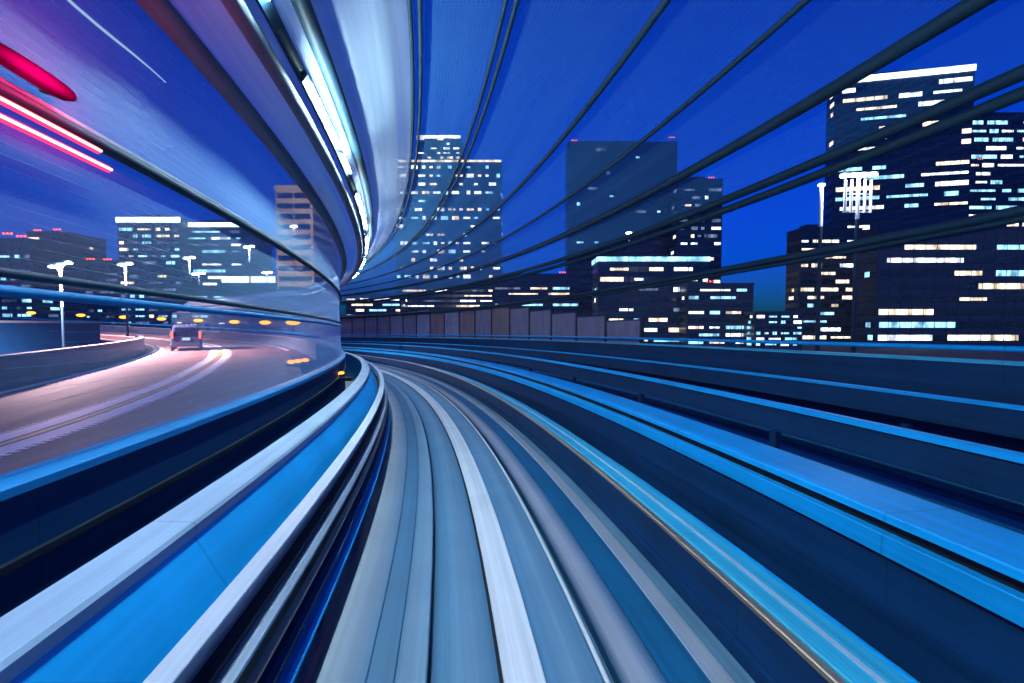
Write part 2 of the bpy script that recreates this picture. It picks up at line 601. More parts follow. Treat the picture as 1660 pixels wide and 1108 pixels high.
# ------------------------------------------------------------------ right side
rg = empty("guide_rail", P(0, 2.17, -2.6))
tag(rg, "worn bronze coloured guide rail right of the near track, beside the cyan duct", "guide rail", "guide rails beside the near track")
sub("rail_head", rect(2.13, 2.19, -2.05, -2.01, .008), M_BRONZE, rg)
sub("web", rect(2.15, 2.17, -2.4, -2.052), M_NAVY, rg)
sub("foot", rect(2.11, 2.21, -2.62, -2.402), M_NAVY, rg)
cd = sweep("cable_duct", rect(2.30, 2.62, -2.62, -2.12), M_NAVY)
tag(cd, "long cable duct with a cyan lid just right of the bronze rail", "cable duct", "cable ducts of the guideway")
sweep("lid", rect(2.28, 2.64, -2.118, -2.07, .012), M_CYAN, cd)
sweep("lid_rib", rect(2.44, 2.47, -2.07, -2.055), M_RAILTOP, cd)
tr = sweep("pipe_run", circ(2.86, -2.50, 0.07), M_TROUGH, smooth=True)
tag(tr, "thick dark blue pipe in the trough right of the cyan duct", "pipe", "pipes in the trough")
tr = sweep("pipe_run", circ(3.10, -2.45, 0.05), M_BLUE, smooth=True)
tag(tr, "slim azure pipe in the trough just below the blue walkway", "pipe", "pipes in the trough")

wk = sweep("walkway", rect(3.46, 4.10, -1.56, -1.49, .012), M_BLUE)
tag(wk, "raised bright blue walkway between the near and the far track", "walkway")
sweep("edge_beam", rect(3.44, 3.54, -1.83, -1.66, .01), M_BLUE, wk)
sweep("web_wall", rect(3.50, 4.00, -2.62, -1.84), M_NAVY, wk)
sweep("haunch", rect(3.56, 4.00, -1.838, -1.562), M_DARK, wk)

gr2 = empty("guide_rail", P(0, 5.2, -2.2))
tag(gr2, "blue guide rail of the far track, first rail beyond the blue walkway", "guide rail", "guide rails beside the far track")
sub("rail_head", rect(5.14, 5.26, -1.22, -1.14, .01), M_BLUE, gr2)
sub("web", rect(5.19, 5.21, -1.6, -1.222), M_NAVY, gr2)
gr3 = empty("guide_rail", P(0, 7.8, -2.2))
tag(gr3, "blue guide rail of the far track, nearest the outer parapet", "guide rail", "guide rails beside the far track")
sub("rail_head", rect(7.74, 7.86, -1.10, -1.04, .01), M_BLUE, gr3)
sub("web", rect(7.79, 7.81, -1.5, -1.102), M_NAVY, gr3)
for g, u in ((gr2, 5.2), (gr3, 7.8)):
    for i in range(18):
        bm = bmesh.new()
        bar_at(-6 + i * 4.0, u - .05, u + .05, -2.25, -1.602, 0.06, bm)
        child("post", bm, M_NAVY, g)
for u0, u1, lab in ((5.6, 6.2, "dark running pad of the far track nearer the blue walkway"), (6.9, 7.5, "dark running pad of the far track nearer the outer parapet")):
    p2 = sweep("running_pad", rect(u0, u1, -2.25, -2.12, .01), M_PAD)
    tag(p2, lab, "running pad", "running pads of the far track")
cd = sweep("cable_duct", rect(8.5, 9.2, -2.25, -1.35), M_TROUGH)
tag(cd, "long dark blue cable duct along the foot of the outer parapet", "cable duct", "cable ducts of the guideway")
sweep("lid", rect(8.46, 9.24, -1.348, -1.29, .012), M_CYAN, cd)

op = sweep("parapet_wall", rect(9.92, 10.12, -3.6, -0.62), M_NAVY)
tag(op, "outer parapet right of the far track, carrying the posts and a blue handrail", "parapet", "parapets of the guideway")
sweep("coping", rect(9.88, 10.16, -0.618, -0.55, .012), M_CYAN, op)
sweep("handrail", circ(9.98, -0.33, 0.055), M_BLUE, op, smooth=True)

# ------------------------------------------------------------------ canopy over both tracks
can = empty("glazed_canopy", P(0, 4, -0.6))
tag(can, "curved see-through canopy on long dark pipes arching over both tracks", "canopy")
prof = [(-2.66, -0.84), (-2.70, 0.25), (-2.72, 1.48), (-2.62, 2.85), (-1.95, 3.02), (-1.62, 3.66), (-0.46, 4.60),
        (0.95, 4.86), (3.25, 5.02), (5.15, 4.88), (7.4, 4.72), (9.0, 3.98), (10.0, 2.08), (10.02, -0.55)]


def arc_between(a, b, k=4, bulge=0.03):
    """points from a to b, bowed outward a little so that the roof is a smooth vault"""
    out = []
    dx, dz = b[0] - a[0], b[1] - a[1]
    L = math.hypot(dx, dz)
    nx, nz = -dz / L, dx / L
    for i in range(k + 1):
        t = i / k
        h = 4 * t * (1 - t) * bulge * L
        out.append((a[0] + dx * t + nx * h, a[1] + dz * t + nz * h))
    return out


for i in range(len(prof) - 1):
    a, b = prof[i], prof[i + 1]
    if i in (3, 4):
        mt = M_MILK
    elif i == 5:
        mt = M_MILK
    elif i < 4:
        mt = M_PANEL_L
    elif i >= 11:
        mt = M_PANEL_R
    else:
        mt = M_PANEL
    o = sub("glazing", arc_between(a, b), mt, can, closed=False, smooth=True)
pipes = [(-2.64, 0.25, .035, M_MIDBLUE), (-2.66, 0.36, .03, M_PIPE), (-2.68, 1.44, .05, M_PIPE), (-2.70, 1.50, .03, M_PALEPIPE), (-2.55, 2.85, .11, M_PALEPIPE),
         (-1.95, 2.98, .09, M_PALEPIPE), (-1.80, 3.22, .07, M_PIPE), (-1.60, 3.60, .10, M_PIPE), (-0.50, 4.53, .035, M_PIPE), (-0.36, 4.55, .035, M_PIPE),
         (0.86, 4.80, .035, M_PIPE), (1.02, 4.81, .04, M_PIPE), (3.25, 4.95, .06, M_PIPE), (5.15, 4.81, .055, M_PIPE), (7.35, 4.63, .13, M_PIPE),
         (8.85, 4.02, .12, M_PIPE), (9.05, 3.78, .11, M_PIPE), (9.93, 2.10, .10, M_PIPE), (9.93, 1.95, .06, M_PIPE)]
for u, z, r, mt in pipes:
    sub("purlin", circ(u, z, r, 12), mt, can, smooth=True)

# outer side: barrier sheets between posts where the line curves away, open farther back
mats3 = (M_MAUVE, M_RUST, M_MAUVE, M_LILAC, M_MAUVE)
for i in range(22):
    s = 17.0 + i * 2.6
    nb = empty("noise_barrier", P(s, 10.3, -0.6))
    tag(nb, None, "noise barrier", "noise barriers along the outer parapet")
    mm = mats3[(i * 7 + i // 3) % 5]
    h = min(2.2 + 0.5 * min(1, i / 10), 0.9 + .3 * i)
    o = sub("sheet", rect(10.28, 10.34, -0.9, h - 0.4), mm, nb, s0=s + .06, s1=s + 2.54, step=1.3)
    bm = bmesh.new()
    bar_at(s, 10.22, 10.38, -1.2, h - 0.3, 0.06, bm)
    child("post", bm, M_DARK, nb)
    o = sub("top_rail", rect(10.26, 10.36, h - 0.398, h - 0.33), M_PIPE, nb, s0=s + .06, s1=s + 2.54, step=1.3)
    nm = {id(M_MAUVE): "dull mauve", id(M_RUST): "brick brown", id(M_LILAC): "pale lilac"}[id(mm)]
    ords = ["first", "second", "third", "fourth", "fifth", "sixth", "seventh", "eighth", "ninth", "tenth", "eleventh", "twelfth", "thirteenth",
            "fourteenth", "fifteenth", "sixteenth", "seventeenth", "eighteenth", "nineteenth", "twentieth", "twenty-first", "twenty-second"]
    nb["label"] = nm + " noise barrier, " + ords[i] + " in the outer row from its near end"

# white tube lights under the left eave
ords = ["first", "second", "third", "fourth", "fifth", "sixth", "seventh", "eighth", "ninth", "tenth", "eleventh", "twelfth"]
for i in range(12):
    s = -8.0 + i * 4.6
    ll = empty("tube_light", P(s, -1.75, 3.2))
    tag(ll, "long white tube light under the left eave, " + ords[i] + " of the row from its near end", "tube light", "tube lights under the left eave")
    sub("housing", [(-1.80, 3.10), (-1.77, 3.07), (-1.71, 3.18), (-1.74, 3.21)], M_PIPE, ll, s0=s, s1=s + 3.7, step=.9)
    for k in range(3):
        sub("tube", circ(-1.705, 3.115 + .012 * k, 0.018, 8), M_TUBE if s < 9 else M_TUBE_DIM, ll, s0=s + .1 + k * 1.2, s1=s + 1.15 + k * 1.2 - (.25 if (i + k) % 3 else 0), step=.5, smooth=True)  # near tubes, some unseen behind the camera, set brighter for the foreground

# red light trail tubes and red glow patch, both added to draw trailed light
for z, lab, s0, s1 in ((1.34, "upper of two added thin red light trail tubes on the left glazing under the dark pipe", 0.9, 3.65), (1.24, "lower of two added thin red light trail tubes on the left glazing under the dark pipe", 0.9, 3.75)):
    nt = empty("trail_tube", P(s0, -2.6, z))
    tag(nt, lab, "trail tube", "red light trail tubes on the left glazing")
    sub("trail_core", circ(-2.58, z, .010, 8), M_REDHOT, nt, s0=s0, s1=s1, step=.3, smooth=True)
    sub("trail_halo", rect(-2.605, -2.592, z - .022, z + .022), M_RED, nt, s0=s0, s1=s1, step=.3)
rl = empty("red_glow", P(3.1, -2.6, 1.6))
tag(rl, "long oval pink red glow patch added on the left glazing above the light trail tubes", "glow")
bm = bmesh.new()
ring = []
for k in range(20):
    t = 2 * math.pi * k / 20
    ring.append((3.12 + 0.30 * math.copysign(abs(math.cos(t)) ** .6, math.cos(t)), 1.60 + 0.055 * math.copysign(abs(math.sin(t)) ** .8, math.sin(t))))
fr = [bm.verts.new(P(s, -2.56, z)) for s, z in ring]
bk = [bm.verts.new(P(s, -2.61, z)) for s, z in ring]
bm.faces.new(fr)
bm.faces.new(bk[::-1])
for k in range(20):
    bm.faces.new((fr[k], bk[k], bk[(k + 1) % 20], fr[(k + 1) % 20]))
lens = child("lens", bm, M_PINK, rl)
_n, _l = M_PINK.node_tree.nodes, M_PINK.node_tree.links
_ge, _d = _n.new("ShaderNodeNewGeometry"), _n.new("ShaderNodeVectorMath")
_d.operation = 'SUBTRACT'
_d.inputs[1].default_value = P(3.12, -2.57, 1.6)
_l.new(_ge.outputs["Position"], _d.inputs[0])
_s = _n.new("ShaderNodeVectorMath")
_s.operation = 'MULTIPLY'
_s.inputs[1].default_value = (2.2, 2.2, 11.0)
_l.new(_d.outputs[0], _s.inputs[0])
_k = _n.new("ShaderNodeVectorMath")
_k.operation = 'LENGTH'
_l.new(_s.outputs[0], _k.inputs[0])
_m = _n.new("ShaderNodeMapRange")
_m.interpolation_type = 'SMOOTHSTEP'
_m.inputs[1].default_value, _m.inputs[2].default_value = 0.0, 0.8
_m.inputs[3].default_value, _m.inputs[4].default_value = 0.6, 0.02
_l.new(_k.outputs["Value"], _m.inputs[0])
_l.new(_m.outputs[0], _n["Emission"].inputs[1])
for _dx in (-.25, .25):  # unseen red lights added to tint the glazing around the patch
    _pl = bpy.data.lights.new("lamp_light", 'POINT')
    _pl.energy = 16.0
    _pl.color = (1.0, 0.02, 0.12)
    _pl.shadow_soft_size = .05
    _po = bpy.data.objects.new("lamp_light", _pl)  # added unseen light for the glow patch, no lamp here
    COL.objects.link(_po)
    _po.location = P(3.12 + _dx, -2.42, 1.6)
    _po.parent = rl
    _po.matrix_parent_inverse = Matrix.Translation(rl.location).inverted()
bm = bmesh.new()
for s in (2.9, 3.3):
    bar_at(s, -2.68, -2.612, 1.57, 1.63, .02, bm)
child("added_glow_bracket", bm, M_DARK, rl)

wp = [P(2.6 + .2 * k, -2.54, 2.30 - .012 * k - .05 * math.sin(k * .5)) for k in range(10)]  # tapering glow strip added to draw a thin streak of light
wr = tube("light_streak", wp, [.004 + .006 * math.sin(math.pi * k / 9) for k in range(10)], emat("pale light streak", (.45, .7, 1.0), .35), None, 6)
tag(wr, "added thin pale blue light streak slanting across the upper left glazing", "light streak")

# ------------------------------------------------------------------ the red brown ramp road on the left
RD = [(-6.6, -14, -1.9), (-6.4, -6, -1.9), (-6.9, 0, -1.9), (-8.1, 6.8, -1.9), (-10.5, 13, -1.9), (-13.6, 19, -1.9), (-18.3, 27, -1.9), (-24.8, 36, -1.88),
      (-33.8, 44.5, -1.75), (-47, 51, -1.3), (-65, 54, -0.5), (-86, 54, 0.5), (-110, 50, 1.6)]
RD = [SIDE * x_ + HEAD * y_ + Vector((0, 0, z_)) for x_, y_, z_ in RD]


def catmull(pts, per=10):
    out = []
    pts = [Vector(p) for p in pts]
    for i in range(len(pts) - 1):
        p0, p1, p2, p3 = pts[max(i - 1, 0)], pts[i], pts[i + 1], pts[min(i + 2, len(pts) - 1)]
        for k in range(per):
            t = k / per
            out.append(0.5 * ((2 * p1) + (p2 - p0) * t + (2 * p0 - 5 * p1 + 4 * p2 - p3) * t * t + (3 * p1 - p0 - 3 * p2 + p3) * t ** 3))
    out.append(pts[-1])
    return out


_rw = catmull(RD, 14)
_al = [0.0]
for i in range(1, len(_rw)):
    _al.append(_al[-1] + (_rw[i] - _rw[i - 1]).length)
RLEN = _al[-1]


def RP(s, u, z):
    s = min(max(s, 0), RLEN - .001)
    lo, hi = 0, len(_al) - 1
    while hi - lo > 1:
        m = (lo + hi) // 2
        if _al[m] <= s:
            lo = m
        else:
            hi = m
    t = (s - _al[lo]) / (_al[hi] - _al[lo])
    p = _rw[lo].lerp(_rw[hi], t)
    i0, i1 = max(lo - 1, 0), min(hi + 1, len(_rw) - 1)
    a = (_rw[hi] - _rw[i0]).normalized()
    b = (_rw[i1] - _rw[lo]).normalized()
    d = a.lerp(b, t).normalized()
    nrm = Vector((d.y, -d.x, 0)).normalized()
    return p + nrm * u + Vector((0, 0, z))


def road(name, prof, mat, parent=None, s0=0.0, s1=RLEN, closed=True, step=0.8, smooth=False):
    return sweep(name, prof, mat, parent, s0, s1, closed, step, smooth, RP)


tag(road("road", [(-4.4, -0.6), (3.7, -0.6), (3.7, 0), (-4.4, 0)], M_ASPH), kind="structure")
# the far half of the road widens to the right past the guideway
tag(road("road", [(3.7, -0.6), (4.6, -0.6), (4.6, -0.001), (3.7, -0.001)], M_ASPH, s0=36), kind="structure")


def serrated(name, u0, u1, pitch, duty, mat, s0, s1):
    bm = bmesh.new()
    uvl = bm.loops.layers.uv.verify()
    s = s0
    while s < s1:
        k = max(1, int(pitch * duty / .3))
        vs = []
        for i in range(k + 1):
            ss = s + pitch * duty * i / k
            vs.append((bm.verts.new(RP(ss, u0, .005)), bm.verts.new(RP(ss, u1, .005)), ss))
        for i in range(k):
            f = bm.faces.new((vs[i][0], vs[i][1], vs[i + 1][1], vs[i + 1][0]))
            for lp, (uu, sv) in zip(f.loops, ((u0, vs[i][2]), (u1, vs[i][2]), (u1, vs[i + 1][2]), (u0, vs[i + 1][2]))):
                lp[uvl].uv = (uu, sv)
        s += pitch
    bmesh.ops.recalc_face_normals(bm, faces=bm.faces)
    o = from_bm(name, bm, mat)
    for f in o.data.polygons:
        if f.normal.z < 0:
            f.flip()
    tag(o, kind="structure")


for sgn in (-1, 1):
    serrated("road_marking", *sorted((sgn * 0.13, sgn * 0.50)), 1.0, 1.0, M_PAINT, 4, 110)
    serrated("road_marking", *sorted((sgn * 0.502, sgn * 0.61)), 0.16, 0.55, M_PAINT, 4, 110)
serrated("road_marking", -0.07, 0.07, 1.0, 1.0, M_YELLOW, 4, 110)
serrated("road_marking", -3.95, -3.70, 1.0, 1.0, M_PAINT, 4, 110)
serrated("road_marking", -3.60, -3.40, 0.50, 0.6, M_PAINT, 30, 60)
serrated("road_marking", 3.95, 4.2, 1.0, 1.0, M_PAINT, 46, 118)

ib = road("road_barrier", [(-4.75, -0.6), (-4.40, -0.6), (-4.46, 0.25), (-4.5, 0.88), (-4.72, 0.88)], M_CONC, s0=0, s1=62)
tag(ib, "low concrete barrier along the inner edge of the red brown road", "barrier", "barriers of the ramp road")
road("coping", rect(-4.78, -4.44, .882, .95, .015), M_CONC, ib, s0=0, s1=62)
ob = road("road_barrier", [(4.62, -0.6), (4.95, -0.6), (4.90, 0.8), (4.68, 0.8)], M_CONC, s0=36)
tag(ob, "low concrete barrier with a blue top rail along the outer edge of the far bend", "barrier", "barriers of the ramp road")
road("top_rail", circ(4.8, 1.25, .06), M_BLUE, ob, s0=36, smooth=True)
road("coping", rect(4.64, 4.94, .802, .86, .01), M_EDGE, ob, s0=36)
for i in range(24):
    s = 38 + i * 4.0
    bm = bmesh.new()
    tube_bm(bm, [RP(s, 4.8, .862), RP(s, 4.8, 1.2)], .035, 6)
    child("post", bm, M_DARK, ob)

# dark retaining wall inside the bend
rw = empty("retaining_wall", at(60, 560, 40))
tag(rw, "dark concrete retaining wall standing inside the bend of the road at the left edge", "wall")
A, B = at(-140, 556, 26), at(163, 556, 42)
A.z = B.z = -1.0
d = (B - A).normalized()
nrm = Vector((d.y, -d.x, 0))


def slab_on(bm, A, B, t, z0, z1):
    d = (B - A).normalized()
    n_ = Vector((d.y, -d.x, 0)) * t
    vs = [bm.verts.new((p.x, p.y, z)) for z in (z0, z1) for p in (A, B, B - n_, A - n_)]
    for q in ((0, 3, 2, 1), (4, 5, 6, 7), (0, 1, 5, 4), (1, 2, 6, 5), (2, 3, 7, 6), (3, 0, 4, 7)):
        bm.faces.new([vs[i] for i in q])


bm = bmesh.new()
slab_on(bm, A, B, .6, -4.0, 0.12)
child("wall_body", bm, M_NAVY, rw)
bm = bmesh.new()
slab_on(bm, A + nrm * .08, B + nrm * .08, .76, 0.122, 0.3)
child("coping", bm, M_CONC, rw)

# amber lamps on the far barrier
rel = ["beside the glazing edge", "right of the van, third of the row", "just right of the van", "directly above the van roof", "first left of the van", "second left of the van", "third left of the van", "fourth left of the van", "fifth left of the van"]


def project(p):
    v = Vector(p)
    return 830 + F_PX * v.dot(CR) / v.dot(CF), 554 - F_PX * v.dot(CU) / v.dot(CF)


lamp_px = [475, 430, 380, 322, 262, 200, 130, 50, -25]
cand = [(38 + k * .25) for k in range(int((RLEN - 50) / .25))]
for i, px in enumerate(lamp_px):
    best = min((s for s in cand), key=lambda s: abs(project(RP(s, 4.8, 1.2))[0] - px))
    b0 = RP(best, 4.8, 1.3)
    al = empty("marker_lamp", b0)
    tag(al, "amber marker lamp on the far road barrier, " + rel[i], "marker lamp", "amber lamps along the road barrier")
    bm = bmesh.new()
    tube_bm(bm, [b0, b0 + Vector((0, 0, .55))], .04, 6)
    child("stem", bm, M_DARK, al)
    bm = bmesh.new()
    bmesh.ops.create_icosphere(bm, subdivisions=2, radius=.34, matrix=Matrix.Translation(b0 + Vector((0, 0, .75))) @ Matrix.Diagonal((1.6, 1.0, .6, 1)))
    child("lens", bm, M_AMBER, al)
    bm = bmesh.new()
    box_bm(bm, b0.x, b0.y, b0.z + .97, .6, .4, .06)
    child("hood", bm, M_DARK, al)
# two low amber lamps near the parapet, and one down in the gap
for px, py, dd, lab in ((472, 587, 18.4, "low amber lamp at the road edge close to the glazing")
                        , (545, 607, 13, "small amber lamp in the dark gap behind the left side wall")):
    p = at(px, py, dd)
    al = empty("marker_lamp", p)
    tag(al, lab, "marker lamp", "amber lamps along the road barrier")
    for k in range(3 if dd > 15 else 2):
        bm = bmesh.new()
        bmesh.ops.create_icosphere(bm, subdivisions=2, radius=.12 if dd > 15 else .06, matrix=Matrix.Translation(p + SIDE * (k * (.3 if dd > 15 else .16)) + Vector((0, 0, .04 * k))) @ Matrix.Diagonal((1.4, 1.2, .7, 1)))
        child("lens", bm, M_AMBER, al)
    bm = bmesh.new()
    box_bm(bm, p.x + .25, p.y + .05, p.z - .16, .9 if dd > 15 else .4, .14, .1)
    child("housing", bm, M_DARK, al)

# ------------------------------------------------------------------ the van
M_CAR = pmat("dark van paint", (0.035, 0.05, 0.10), 0.25, spec=0.6)
M_GLASS = pmat("dark glass", (0.01, 0.014, 0.02), 0.08, spec=0.8)
M_RIM = pmat("alloy rim", (0.4, 0.42, 0.45), 0.3, metal=0.8)
M_PLATE = emat("lit number plate", (0.8, 0.9, 1.0), .6)
sv = min((k * .25 for k in range(120, 400)), key=lambda s: abs(RP(s, -2.0, 0).dot(CF) - 31))
vb = RP(sv, -2.0, 0)
dv = (RP(sv + 1, -2.0, 0) - RP(sv - 1, -2.0, 0)).normalized()
rzv = math.atan2(dv.y, dv.x) - math.pi / 2
van = empty("van", vb, rzv)
tag(van, "dark van seen from behind with red tail lamps lit, driving on the red brown road", "van")


def vchild(name, bm, mat, parent=None, smooth=False):
    bmesh.ops.recalc_face_normals(bm, faces=bm.faces)
    return from_bm(name, bm, mat, parent or van, smooth)


bm = bmesh.new()
secs = [  # y (rear = 0, front = 4.3), half width low, half width high, z low, z belt, z roof, roof half width
    (0.00, .80, .84, .42, 1.02, 1.10, .80), (0.06, .86, .88, .34, 1.02, 1.72, .70), (0.35, .88, .89, .32, 1.03, 1.86, .73), (1.2, .89, .90, .30, 1.03, 1.90, .74),
    (2.4, .89, .90, .30, 1.02, 1.87, .72), (3.0, .89, .90, .30, 1.00, 1.70, .68), (3.6, .88, .88, .30, .98, 1.06, .80), (4.2, .82, .82, .34, .86, .90, .72), (4.35, .74, .74, .40, .70, .74, .66)]
rows = []
for (y, wl_, wh, zl, zb, zr, wr) in secs:
    h = [(wl_, zl), (wh, (zl + zb) / 2), (wh, zb), ((wh + wr) / 2 + .01, (zb + zr) / 2), (wr, zr - .04), (wr * .85, zr)]
    ring = [(x, z) for x, z in h] + [(-x, z) for x, z in reversed(h)]
    rows.append([bm.verts.new((x, y, z)) for x, z in ring])
for i in range(len(rows) - 1):
    for k in range(12):
        bm.faces.new((rows[i][k], rows[i][(k + 1) % 12], rows[i + 1][(k + 1) % 12], rows[i + 1][k]))
bm.faces.new(rows[0])
bm.faces.new(rows[-1][::-1])
vchild("body", bm, M_CAR)
bm = bmesh.new()
vs = [bm.verts.new(v) for v in ((-.70, -.025, 1.12), (.70, -.025, 1.12), (.60, .030, 1.66), (-.60, .030, 1.66), (-.70, .05, 1.12), (.70, .05, 1.12), (.60, .11, 1.66), (-.60, .11, 1.66))]
for q in ((0, 1, 2, 3), (7, 6, 5, 4), (0, 4, 5, 1), (1, 5, 6, 2), (2, 6, 7, 3), (3, 7, 4, 0)):
    bm.faces.new([vs[i] for i in q])
vchild("rear_window", bm, M_GLASS)
for sx in (-1, 1):
    bm = bmesh.new()
    box_bm(bm, sx * .80, .0, 1.16, .14, .12, .56)
    bmesh.ops.bevel(bm, geom=bm.edges[:], offset=.02, segments=1, affect='EDGES')
    vchild("tail_lamp", bm, M_TAIL)
    bm = bmesh.new()
    box_bm(bm, sx * .915, 1.6, 1.42, .02, 2.2, .42)
    vchild("side_window", bm, M_GLASS).location.x = -sx * .06
    bm = bmesh.new()
    box_bm(bm, sx * 1.02, 3.05, 1.12, .2, .1, .16)
    bmesh.ops.bevel(bm, geom=bm.edges[:], offset=.03, segments=2, affect='EDGES')
    vchild("wing_mirror", bm, M_CAR)
    for y in (.75, 3.5):
        bm = bmesh.new()
        bmesh.ops.create_cone(bm, segments=20, radius1=.33, radius2=.33, depth=.22, cap_ends=True, matrix=Matrix.Translation((sx * .80, y, .33)) @ Matrix.Rotation(math.pi / 2, 4, 'Y'))
        bmesh.ops.bevel(bm, geom=[e for e in bm.edges if len(e.link_faces) == 2 and e.calc_face_angle() > 1], offset=.03, segments=2, affect='EDGES')
        w = vchild("wheel", bm, M_RUBBER)
        bm = bmesh.new()
        bmesh.ops.create_cone(bm, segments=16, radius1=.2, radius2=.2, depth=.02, cap_ends=True, matrix=Matrix.Translation((sx * .915, y, .33)) @ Matrix.Rotation(math.pi / 2, 4, 'Y'))
        vchild("rim", bm, M_RIM, w)
bm = bmesh.new()
box_bm(bm, 0, -.03, .50, 1.66, .16, .24)
bmesh.ops.bevel(bm, geom=bm.edges[:], offset=.04, segments=2, affect='EDGES')
vchild("rear_bumper", bm, M_CAR)
bm = bmesh.new()
box_bm(bm, 0, -.02, .86, .46, .03, .2)
vchild("number_plate", bm, M_PLATE)

# ------------------------------------------------------------------ towers of the city
def glass_mat(name, col):
    return pmat(name, col, 0.25, spec=0.7)


def tower(label, px0, px1, ytop, d, deep=30, rot=0.0, wall=(0.02, 0.035, 0.06), floor=3.8, bay=2.4, lit=0.2, pal=('warm', 'white', 'cool'),
          run=(1, 5), zmin=0.0, ncap=95, crown=None, red=(), plant=True, seed=0, name="tower", group="towers of the skyline", bandh=.5, d1=None):
    rnd = random.Random(seed * 77 + int(px0))
    a, b = at(px0, ytop, d), at(px1, ytop, d1 or d)
    ztop = a.z
    w = math.hypot(b.x - a.x, b.y - a.y)
    c = (a + b) / 2
    root = empty(name, (c.x, c.y, GROUND), math.atan2(b.y - a.y, b.x - a.x))
    tag(root, label, "building", group)
    wm = pmat("facade %.3f %.3f %.3f" % wall, wall, 0.6)
    gm = glass_mat("curtain glass", (0.008, 0.015, 0.03))
    h = ztop - GROUND

    def ch(nm, bm, mt, par=None):
        bmesh.ops.recalc_face_normals(bm, faces=bm.faces)
        return from_bm(nm, bm, mt, par or root)
    bm = bmesh.new()
    box_bm(bm, 0, deep / 2, h / 2, w, deep, h)
    ch("wall", bm, wm)
    # glazing bands on the front and the flanks, one mesh of repeating glass
    nf = int((h - 2) / floor)
    bm = bmesh.new()
    for k in range(nf):
        z = 2 + k * floor + floor * .5
        box_bm(bm, 0, -.06, z, w - 1.0, .12, floor * bandh)
        for sx in (-1, 1):
            box_bm(bm, sx * (w / 2 + .06), deep / 2, z, .12, deep - 1.0, floor * bandh)
    ch("glazing", bm, gm)
    bm = bmesh.new()
    nb = max(2, int((w - 1) / (bay * 2)))
    for i in range(nb + 1):
        x = -(w - 1) / 2 + (w - 1) * i / nb
        box_bm(bm, x, -.15, h / 2, .28, .30, h - 1)
    ch("mullions", bm, wm)
    # lit windows
    cells = []
    nx = max(1, int((w - 1.4) / bay))
    x0 = -(w - 1.4) / 2
    bw = (w - 1.4) / nx
    for k in range(nf):
        z = 2 + k * floor + floor * .5
        if z + GROUND < zmin:
            continue
        i = 0
        rowp = lit * rnd.choice((0.15, 0.6, 1.0, 1.6, 2.2))
        while i < nx:
            if rnd.random() < rowp:
                r = min(nx - i, rnd.randint(*run))
                cells.append((i, r, z))
                i += r + 1
            else:
                i += 1
    rnd.shuffle(cells)
    for (i, r, z) in cells[:ncap]:
        cx = x0 + (i + r / 2) * bw
        bm = bmesh.new()
        sc = rnd.choice((.55, .8, 1.0))
        box_bm(bm, cx, -.17, z, r * bw * .94, .14, floor * bandh * .86 * sc)
        ch("window", bm, M_WIN[rnd.choice(pal)])
    nside = 0
    for sx in (-1, 1):
        for k in range(nf):
            z = 2 + k * floor + floor * .5
            if z + GROUND > zmin and rnd.random() < lit * 1.2 and nside < 14:
                y = rnd.uniform(3, deep - 5)
                bm = bmesh.new()
                box_bm(bm, sx * (w / 2 + .13), y, z, .12, bay * rnd.randint(1, 2), floor * bandh * .8)
                ch("window", bm, M_WIN[rnd.choice(pal)])
                nside += 1
    bm = bmesh.new()
    box_bm(bm, 0, deep / 2, h + .45, w + .5, deep + .5, .9)
    roof = ch("roof", bm, wm)
    if plant:
        bm = bmesh.new()
        box_bm(bm, -w * .1, deep / 2, h + 2.4, w * .5, deep * .5, 3.0)
        box_bm(bm, w * .22, deep / 2, h + 1.8, w * .16, deep * .4, 1.8)
        ch("plant_room", bm, wm, roof)
    if crown:
        z0, z1, mt = crown
        bm = bmesh.new()
        box_bm(bm, 0, -.45, h - z0 + (z0 + z1) / 2, w + .6, .3, z0 + z1)
        box_bm(bm, -w / 2 - .45, deep / 2, h - z0 + (z0 + z1) / 2, .3, deep, z0 + z1)
        ch("lit_cornice", bm, mt)
    for (fx, dz) in red:
        bm = bmesh.new()
        tube_bm(bm, [(fx * w / 2, .5, h + .8), (fx * w / 2, .5, h + .9 + dz)], .12, 6)
        mast = ch("mast", bm, M_DARK)
        for k in range(3):
            bm = bmesh.new()
            bmesh.ops.create_icosphere(bm, subdivisions=1, radius=.55, matrix=Matrix.Translation((fx * w / 2 + (k - 1) * 1.8, .3, h + 1.2 + dz)))
            ch("warning_light", bm, M_AVI, mast)
    return root


DK = (0.02, 0.05, 0.09)
# right hand group
tower("tallest dark tower on the right with a brilliant white lit roof edge", 1356, 1580, 130, 330, 14, 0.10, DK, 7.4, 3.0, .20, ('warm', 'warm', 'white', 'cool'), (3, 10), 10, 95,
      crown=(3.6, .8, M_CROWN), seed=1, d1=312)
tower("tower at the right edge, densely lit, half behind the tallest one", 1574, 1720, 186, 380, 16, -0.05, DK, 7.4, 2.6, .42, ('warm', 'white', 'cool', 'cool'), (3, 9), 30, 95, seed=2,
      red=((-.75, -40),))
tower("broad lower glass block at the right edge with long bright office floors", 1424, 1730, 372, 240, 14, 0.04, DK, 7.2, 3.2, .15, ('cool', 'cool', 'white', 'warm'), (5, 14), -8, 60, seed=3, plant=False)
tower("slim mid-height block left of the tallest tower, closely lit in warm rows", 1298, 1398, 372, 280, 14, 0.0, DK, 5.2, 2.2, .40, ('warm', 'warm', 'white', 'cool'), (2, 8), -20, 95, seed=4)
tower("small low block with a tight grid of cool lit windows beside the blue handrail", 1224, 1302, 508, 210, 10, 0.0, DK, 2.7, 1.9, .8, ('cool', 'cool', 'white'), (1, 3), -11, 90, seed=5, plant=False, bandh=.6)
